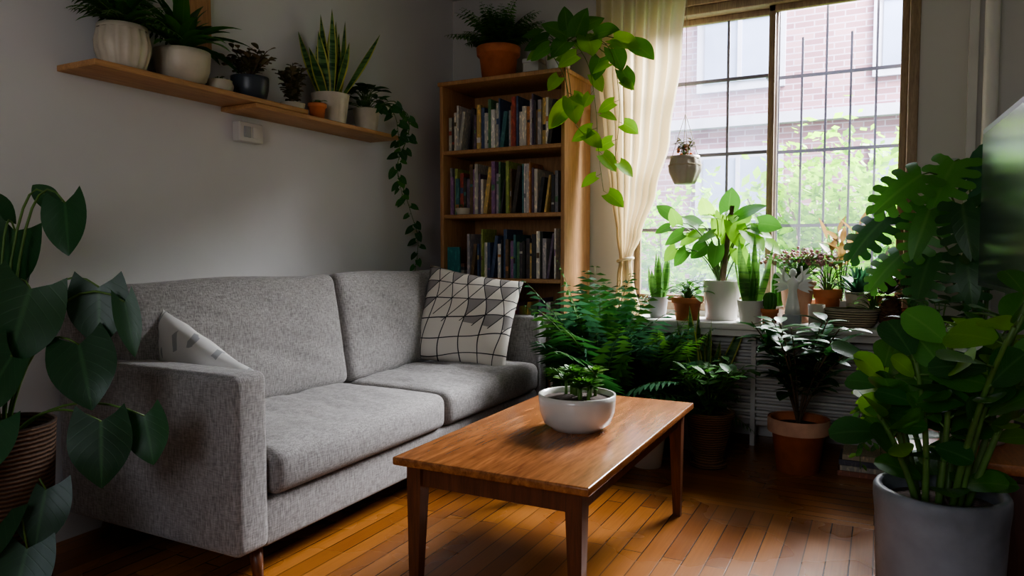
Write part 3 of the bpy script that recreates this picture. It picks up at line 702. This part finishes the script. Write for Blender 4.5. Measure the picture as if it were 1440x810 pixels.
# figurine
m=M(); b0=V((-.405,3.965,S)); box(m,(b0.x-.045,b0.y-.035,S),(b0.x+.045,b0.y+.035,S+.055),'ceramic_grey',bev=.006)
z0=S+.055; lathe(m,[(.001,0),(.038,0),(.034,.04),(.024,.09),(.020,.125),(.028,.155),(.025,.175),(.011,.19),(.010,.198)],(b0.x,b0.y,z0),'marble_white',20,5,.06)
sphere(m,(b0.x,b0.y,z0+.216),.019,'marble_white',14,1,1,1.2)
for sg in (-1,1):
    tube(m,bez(V((b0.x+sg*.024,b0.y,z0+.17)),V((b0.x+sg*.06,b0.y-.01,z0+.165)),V((b0.x+sg*.04,b0.y-.015,z0+.25)),6),.008,.005,'marble_white',8)
    for k in range(6): leaf(m,V((b0.x+sg*.008,b0.y+.018,z0+.15)),V((sg*(.5+.12*k),.2,1-.25*k)),V((0,-1,.1)),.12-.007*k,.026,'marble_white','lance',5,.5,.1)
m.make('angel_figurine')
m=M(); lathe(m,[(.001,0),(.036,0),(.042,.11),(.038,.11),(.034,.01),(.001,.008)],(-.29,3.98,S),'ceramic_cream',24); tube(m,bez(V((-.252,3.98,S+.085)),V((-.21,3.98,S+.055)),V((-.254,3.98,S+.025)),6),.005,.005,'ceramic_cream',6); m.make('ceramic_mug')
m=M(); c=pot(m,(-.25,4.15,S),.07,.05,.18,'terracotta','rim'); bush(m,c,26,.18,.12,.08,.05,'leaf_mid','oval',rng=rng); m.make('potted_peperomia')
m=M(); pb=(-.125,3.985,S); lathe(m,[(.001,0),(.09,0),(.112,.03),(.128,.085),(.134,.09),(.128,.095),(.108,.04),(.08,.012),(.001,.01)],pb,'wicker_pale',40,20,.02,1,.6); m.make('wicker_basket')
m=M(); c=pot(m,(-.10,4.17,S),.068,.05,.17,'ceramic_cream','taper')
for i in range(40): d=dirv(i*2.4,rng.uniform(.3,1.4)); leaf(m,c,d,Z,.17,.028,'leaf_blue','lance',5,.3,.3,rng=rng)
m.make('potted_aloe')
m=M(); c=pot(m,(.035,4.17,S),.06,.045,.15,'terracotta','rim')
for i in range(44): d=dirv(i*2.4,rng.uniform(.2,1.4)); leaf(m,c+V((0,0,.03)),d,Z,.15,.03,'leaf_jade','lance',5,.2,.3,rng=rng)
m.make('potted_echeveria')
m=M(); c=pot(m,(-.185,4.20,S),.045,.035,.12,'ceramic_white','taper'); stems(m,c,5,.40,.08,6,.12,.038,'leaf_red','lance',rng,'stem_green',.004,.4,el=.9); m.make('potted_croton')
# ribbed cacti in small pots
for (x,y,h,pm) in ((-.515,3.965,.10,'terracotta'),(-.505,4.20,.20,'ceramic_white')):
    m=M(); c=pot(m,(x,y,S),.045,.034,.08,pm,'rim'); lathe(m,[(.022,0),(.030,h*.3),(.031,h*.7),(.022,h*.93),(.001,h)],c,'leaf_mid',48,10,.14); m.make('potted_cactus')
m=M(); c=pot(m,(-.03,4.05,S),.045,.035,.08,'ceramic_white','taper'); bush(m,c,26,.12,.09,.05,.03,'leaf_bright','oval',rng=rng); m.make('potted_peperomia')
m=M(); pc=V((.045,3.965,S)); lathe(m,[(.001,0),(.035,.008),(.05,.045),(.042,.10),(.014,.145),(.001,.15)],pc,'cone_scale',14)
for i in range(120):
    q=i/120; z=.008+.135*q; r=.048*math.sin(pi*(.2+.75*q))**.7; d=dirv(i*2.4,.35+.6*q); leaf(m,pc+V((math.cos(i*2.4)*r*.7,math.sin(i*2.4)*r*.7,z)),d,Z,.032,.028,'cone_scale','obov',3,-.2,.2)
m.make('pine_cone')
m=M(); c=pot(m,(.14,4.02,S),.06,.045,.10,'terracotta','rim'); bush(m,c,22,.22,.12,.11,.08,'leaf_dark','heart',rng=rng,lobe=.15); m.make('potted_philodendron')

# ------------------------------------------------------------------ floor plants back
def fernplant(name,c0,pr,h,pm,n,L,lw,mt,rng,el=(.3,1.35),droop=1.1,nl=18,style='taper',leftk=1.0):
    m=M(); c=pot(m,c0,pr,pr*.75,h,pm,style)
    for i in range(n):
        d=dirv(i*2.4+rng.uniform(-.2,.2),rng.uniform(*el))
        if d.x<0: d.x*=leftk
        frond(m,c,d,L*rng.uniform(.7,1.05),lw,rng.choice(mt),nl,droop,rng)
    m.make(name)
rng=random.Random(77)
fernplant('potted_areca_palm',(-1.36,3.66,0),.13,.28,'wicker',44,.76,.18,['leaf_fern','leaf_dark','leaf_blue'],rng,(.75,1.45),.9,17,leftk=.35)
fernplant('potted_boston_fern',(-1.04,3.70,0),.15,.28,'wicker_dark',74,.54,.09,['leaf_fern','leaf_blue','leaf_fernlight'],rng,(.35,1.4),1.2,24)
fernplant('potted_kentia_palm',(-1.24,3.38,0),.12,.24,'ceramic_dark',34,.50,.15,['leaf_fern','leaf_blue','leaf_dark'],rng,(.6,1.4),1.1,18,leftk=.4)
m=M(); c=pot(m,(-.84,3.82,0),.11,.085,.28,'ceramic_white','taper'); snake(m,c,20,.54,.06,'leaf_snake',rng,.6); m.make('potted_snake_plant')
m=M(); c=pot(m,(-.735,3.55,0),.115,.07,.27,'wicker','urn')
stems(m,c,24,.26,.20,11,.075,.042,'leaf_mid','oval',rng,'stem_green',.004,.15); m.make('potted_ivy')
m=M(); c=pot(m,(-.335,3.66,0),.135,.095,.255,'terracotta','rim')
lathe(m,[(.139,.19),(.1400,.195),(.1405,.252),(.139,.258)],(-.335,3.66,0),'terracotta_pale',32)
stems(m,c,19,.50,.28,11,.12,.065,'leaf_dark','lance',rng,'stem_brown',.006,.3); m.make('potted_rubber_fig')
m=M(); c=pot(m,(-1.0,3.40,0),.09,.07,.17,'ceramic_white','taper'); stems(m,c,10,.2,.14,8,.07,.04,'leaf_blue','oval',rng); m.make('potted_peperomia')
m=M()
for k,(w,cc) in enumerate(((.13,(.25,.1,.06)),(.12,(.3,.28,.24)),(.125,(.08,.08,.1)),(.11,(.35,.3,.2)))): box(m,(-.03-w,3.66,.001+k*.026),(-.03+w*.7,3.86,.025+k*.026),'book_cover',cc)
m.make('book_stack')

# ------------------------------------------------------------------ right side: cabinet, TV, monstera, big pot
m=M(); box(m,(.05,2.24,.47),(.60,3.42,.50),'cabinet_top',bev=.004)
box(m,(.07,2.26,.06),(.58,3.40,.47),'cabinet_dark')
for k in range(3): box(m,(.064,2.28+k*.375,.10),(.072,2.28+k*.375+.355,.45),'cabinet_dark',bev=.003)
box(m,(.09,2.254,.10),(.56,2.262,.45),'cabinet_dark',bev=.003)
for x in (.10,.55):
    for y in (2.3,3.36): box(m,(x-.02,y-.02,0),(x+.02,y+.02,.06),'cabinet_dark')
m.make('media_cabinet')
m=M(); R2=Matrix.Rotation(.045,3,'Z'); pv=V((.36,2.85,1.2))
box(m,(.362,2.32,.92),(.385,3.34,1.525),'black_plastic',rot=R2,piv=pv); box(m,(.358,2.338,.938),(.363,3.316,1.503),'tv_screen',rot=R2,piv=pv)
box(m,(.37,2.80,.50),(.39,2.88,.95),'black_plastic'); box(m,(.27,2.66,.50),(.47,3.02,.512),'black_plastic',bev=.003)
m.make('television')
rng=random.Random(99)
m=M(); box(m,(.22,3.6,.38),(.58,3.96,.42),'cabinet_dark',bev=.004)
for x in (.24,.56):
    for y in (3.62,3.94): box(m,(x-.015,y-.015,0),(x+.015,y+.015,.38),'cabinet_dark')
m.make('plant_stand')
m=M(); c=pot(m,(.40,3.78,.42),.15,.11,.27,'ceramic_grey','taper'); f=(-.35,-.85,.5)
its=[]
for (x,y,z,L,dx,dz) in ((.07,3.55,1.33,.24,-.7,-.5),(-.05,3.6,1.14,.23,-.7,-.7),(.15,3.5,1.15,.21,-.3,-.9),(.23,3.6,1.36,.24,-.3,-.6),(.37,3.62,1.38,.23,.3,-.4),(.48,3.6,1.27,.24,.6,-.6),(.16,3.5,.96,.20,-.3,-.9),(.30,3.45,1.16,.22,.1,-.9),(.42,3.5,1.13,.22,.4,-.8),(.02,3.62,.98,.19,-.7,-.7),(.5,3.6,1.02,.22,.5,-.8),(.32,3.46,.95,.20,.1,-.95)):
    its.append(((x,y,z),L,L*1.0,(dx,-.35,dz),(f[0]+rng.uniform(-.3,.3),f[1]+rng.uniform(-.1,.1),f[2]+rng.uniform(-.2,.3)),rng.choice(['leaf_dark','leaf_mid','leaf_blue','leaf_dark'])))
hero(m,c,its,'leaf_dark',rng,lift=.25,sr=.006,mono=True); m.make('potted_monstera')
m=M(); c=pot(m,(.19,2.95,.5),.085,.065,.13,'terracotta','rim')
bush(m,c,20,.26,.12,.10,.075,'leaf_dark','heart',rng=rng,lobe=.18); m.make('potted_philodendron')
m=M(); c=pot(m,(.15,3.27,.5),.085,.07,.13,'ceramic_white','taper')
bush(m,c,20,.10,.11,.05,.03,'leaf_mid','oval',rng=rng)
for k in range(9):
    y=3.12+k*.055; x=-.01-.012*(k%4); e=rng.uniform(.12,.4)
    if y>3.45: x=.03
    trail(m,[c,V((.07,c.y*.5+y*.5,.66)),V((x,y,.56)),V((x-.02,y+.01,.5-.3*e)),V((x-.01,y,.5-e))],.03,.04,.02,'leaf_bright' if k%2 else 'leaf_mid',rng,'oval',0)
m.make('trailing_ivy')
m=M(); c=pot(m,(.255,2.50,.5),.10,.08,.12,'ceramic_white','bowl'); stems(m,c,10,.25,.14,8,.09,.055,'leaf_bright','oval',rng,'stem_green',.004); m.make('potted_peperomia')
# foreground big plant
m=M(); c=pot(m,(.14,1.98,0),.138,.10,.49,'concrete_pale','tub','pebbles',seg=48)
rng=random.Random(4)
for i in range(13):
    az=i*2.4+.3; ro=.21*rng.uniform(.4,1.1); cx_=math.cos(az)*ro; hh=.34+.7*cx_+rng.uniform(-.08,.12); hh=max(.14,min(.54,hh))
    a=c+V((math.cos(az)*.05,math.sin(az)*.05,-.01)); e=c+V((cx_+.02,math.sin(az)*ro,hh))
    pts=bez(a,a.lerp(e,.4)+V((math.cos(i)*.02,math.sin(i)*.02,.07)),e,10); tube(m,pts,.0085,.005,'stem_green',8)
    for j in range(10):
        t=.38+.62*(j+.5)/10 if j<9 else 1; k=t*10; i0=min(9,int(k)); p=pts[i0].lerp(pts[i0+1],k-i0)
        d=dirv(j*2.4+i,rng.uniform(-.1,1.0)); s=rng.uniform(.75,1.3); q=p+d*.022; tube(m,[p,q],.003,.0025,'stem_green',5)
        tl=V((rng.uniform(-.5,.3),rng.uniform(-1.0,0),rng.uniform(.4,1)))
        leaf(m,q,d,tl,.092*s,.070*s,rng.choice(['leaf_bright','leaf_mid','leaf_mid','leaf_dark']),'obov',8,.3,.16,rng=rng)
for i in range(7):
    d=dirv(i*2.4,rng.uniform(.35,.6)); leaf(m,c+d*.05+V((0,0,.03)),d,Z+V((0,-.5,0)),.11,.08,'leaf_mid','obov',8,.5,.16,rng=rng)
m.make('potted_baby_rubber_plant')

# ------------------------------------------------------------------ left foreground plant
m=M(); bc=(-2.17,1.10,0); c=pot(m,bc,.14,.11,.58,'wicker_dark','taper'); rng=random.Random(31)
f=V((.62,-.6,.35)); its=[]
for (x,y,z,L,W,d) in ((-1.99,1.2,1.13,.15,.13,(.25,-.1,-1)),(-2.09,1.2,1.22,.10,.06,(-.6,0,.5)),(-2.19,1.15,1.04,.19,.17,(-.3,-.1,-.8)),(-2.05,1.10,.87,.22,.20,(-.25,-.2,-.9)),
  (-1.97,1.27,.885,.17,.16,(.1,-.1,-1)),(-1.88,1.30,.85,.16,.07,(.3,.0,-1)),(-1.93,1.20,.73,.19,.17,(.4,-.1,-.7)),(-1.87,1.2,.52,.18,.165,(.1,-.1,-1)),(-1.81,1.3,.54,.14,.12,(.3,0,-1)),
  (-2.12,1.05,.43,.20,.18,(0,-.3,-.9)),(-2.07,1.05,.72,.18,.16,(-.5,-.2,-.7)),(-2.25,1.2,.9,.19,.17,(-.8,.1,-.3)),(-2.3,1.0,1.1,.19,.16,(-.7,-.2,.3)),(-2.2,.95,.75,.20,.18,(-.3,-.7,-.4)),(-2.05,1.0,.55,.16,.14,(.2,-.5,-.8)),(-2.22,1.0,.95,.19,.17,(-.6,-.5,0)),(-2.02,1.12,.34,.16,.14,(.1,-.3,-.9)),(-2.33,1.15,1.2,.17,.15,(-.6,0,.6)),(-2.10,1.0,.30,.2,.17,(-.2,-.5,-.7)),(-2.0,1.05,.2,.17,.15,(.2,-.4,-.8))):
    its.append(((x,y,z),L,W,d,f+V((rng.uniform(-.3,.3),rng.uniform(-.25,.25),rng.uniform(-.15,.35)))))
hero(m,c,its,'leaf_deep',rng,lift=.55,sr=.0045,lobe=.26); m.make('potted_heartleaf_philodendron')

# ------------------------------------------------------------------ light
w=bpy.data.worlds.new('World'); sc.world=w; w.use_nodes=True; nt=w.node_tree; bg=nt.nodes['Background']
tc=N(nt,'ShaderNodeTexCoord'); sp=N(nt,'ShaderNodeSeparateXYZ'); nt.links.new(tc.outputs['Generated'],sp.inputs[0])
nt.links.new(mixc(nt,mrange(nt,sp.outputs[2],0,.8),(.95,.95,.98),(.64,.76,1.0)),bg.inputs['Color']); bg.inputs['Strength'].default_value=6.5
sun=bpy.data.lights.new('sun','SUN'); sun.energy=5; sun.angle=.02; sun.color=(1,.93,.82)
so=bpy.data.objects.new('sun',sun); sc.collection.objects.link(so); so.rotation_euler=V((-.55,.45,-.75)).to_track_quat('-Z','Y').to_euler()
def portal(loc,rot,sx,sy):
    l=bpy.data.lights.new('opening_portal','AREA'); l.shape='RECTANGLE'; l.size=sx; l.size_y=sy; l.cycles.is_portal=True
    o=bpy.data.objects.new('opening_portal',l); sc.collection.objects.link(o); o.location=loc; o.rotation_euler=rot
portal(((WX0+WX1)/2,4.46,(WZ0+WZ1)/2),(-pi/2,0,0),WX1-WX0,WZ1-WZ0)
portal(((FX0+FX1)/2,YF-.2,(FZ0+FZ1)/2),(pi/2,0,0),FX1-FX0,FZ1-FZ0)  # serves the added opening in the front wall
l=bpy.data.lights.new('added_sky_fill','AREA'); l.shape='RECTANGLE'; l.size=6; l.size_y=2.8; l.energy=8800; l.color=(.95,.96,1)  # added area lamp above the view, strengthens daylight through the window
o=bpy.data.objects.new('added_sky_fill',l); sc.collection.objects.link(o); o.location=(2.2,9.0,5.9); o.rotation_euler=(V((-1.3,3.0,1.0))-o.location).to_track_quat('-Z','Y').to_euler()

# ------------------------------------------------------------------ camera
cam=bpy.data.cameras.new('camera'); cam.lens=25.25; cam.sensor_width=36; cam.clip_start=.05
co=bpy.data.objects.new('camera',cam); sc.collection.objects.link(co); co.location=(0,0,1.063)
co.rotation_euler=(math.radians(90-3.1),0,math.radians(27.2)); sc.camera=co
sc.view_settings.view_transform='AgX'
try: sc.view_settings.look='AgX - Medium High Contrast'
except Exception: pass
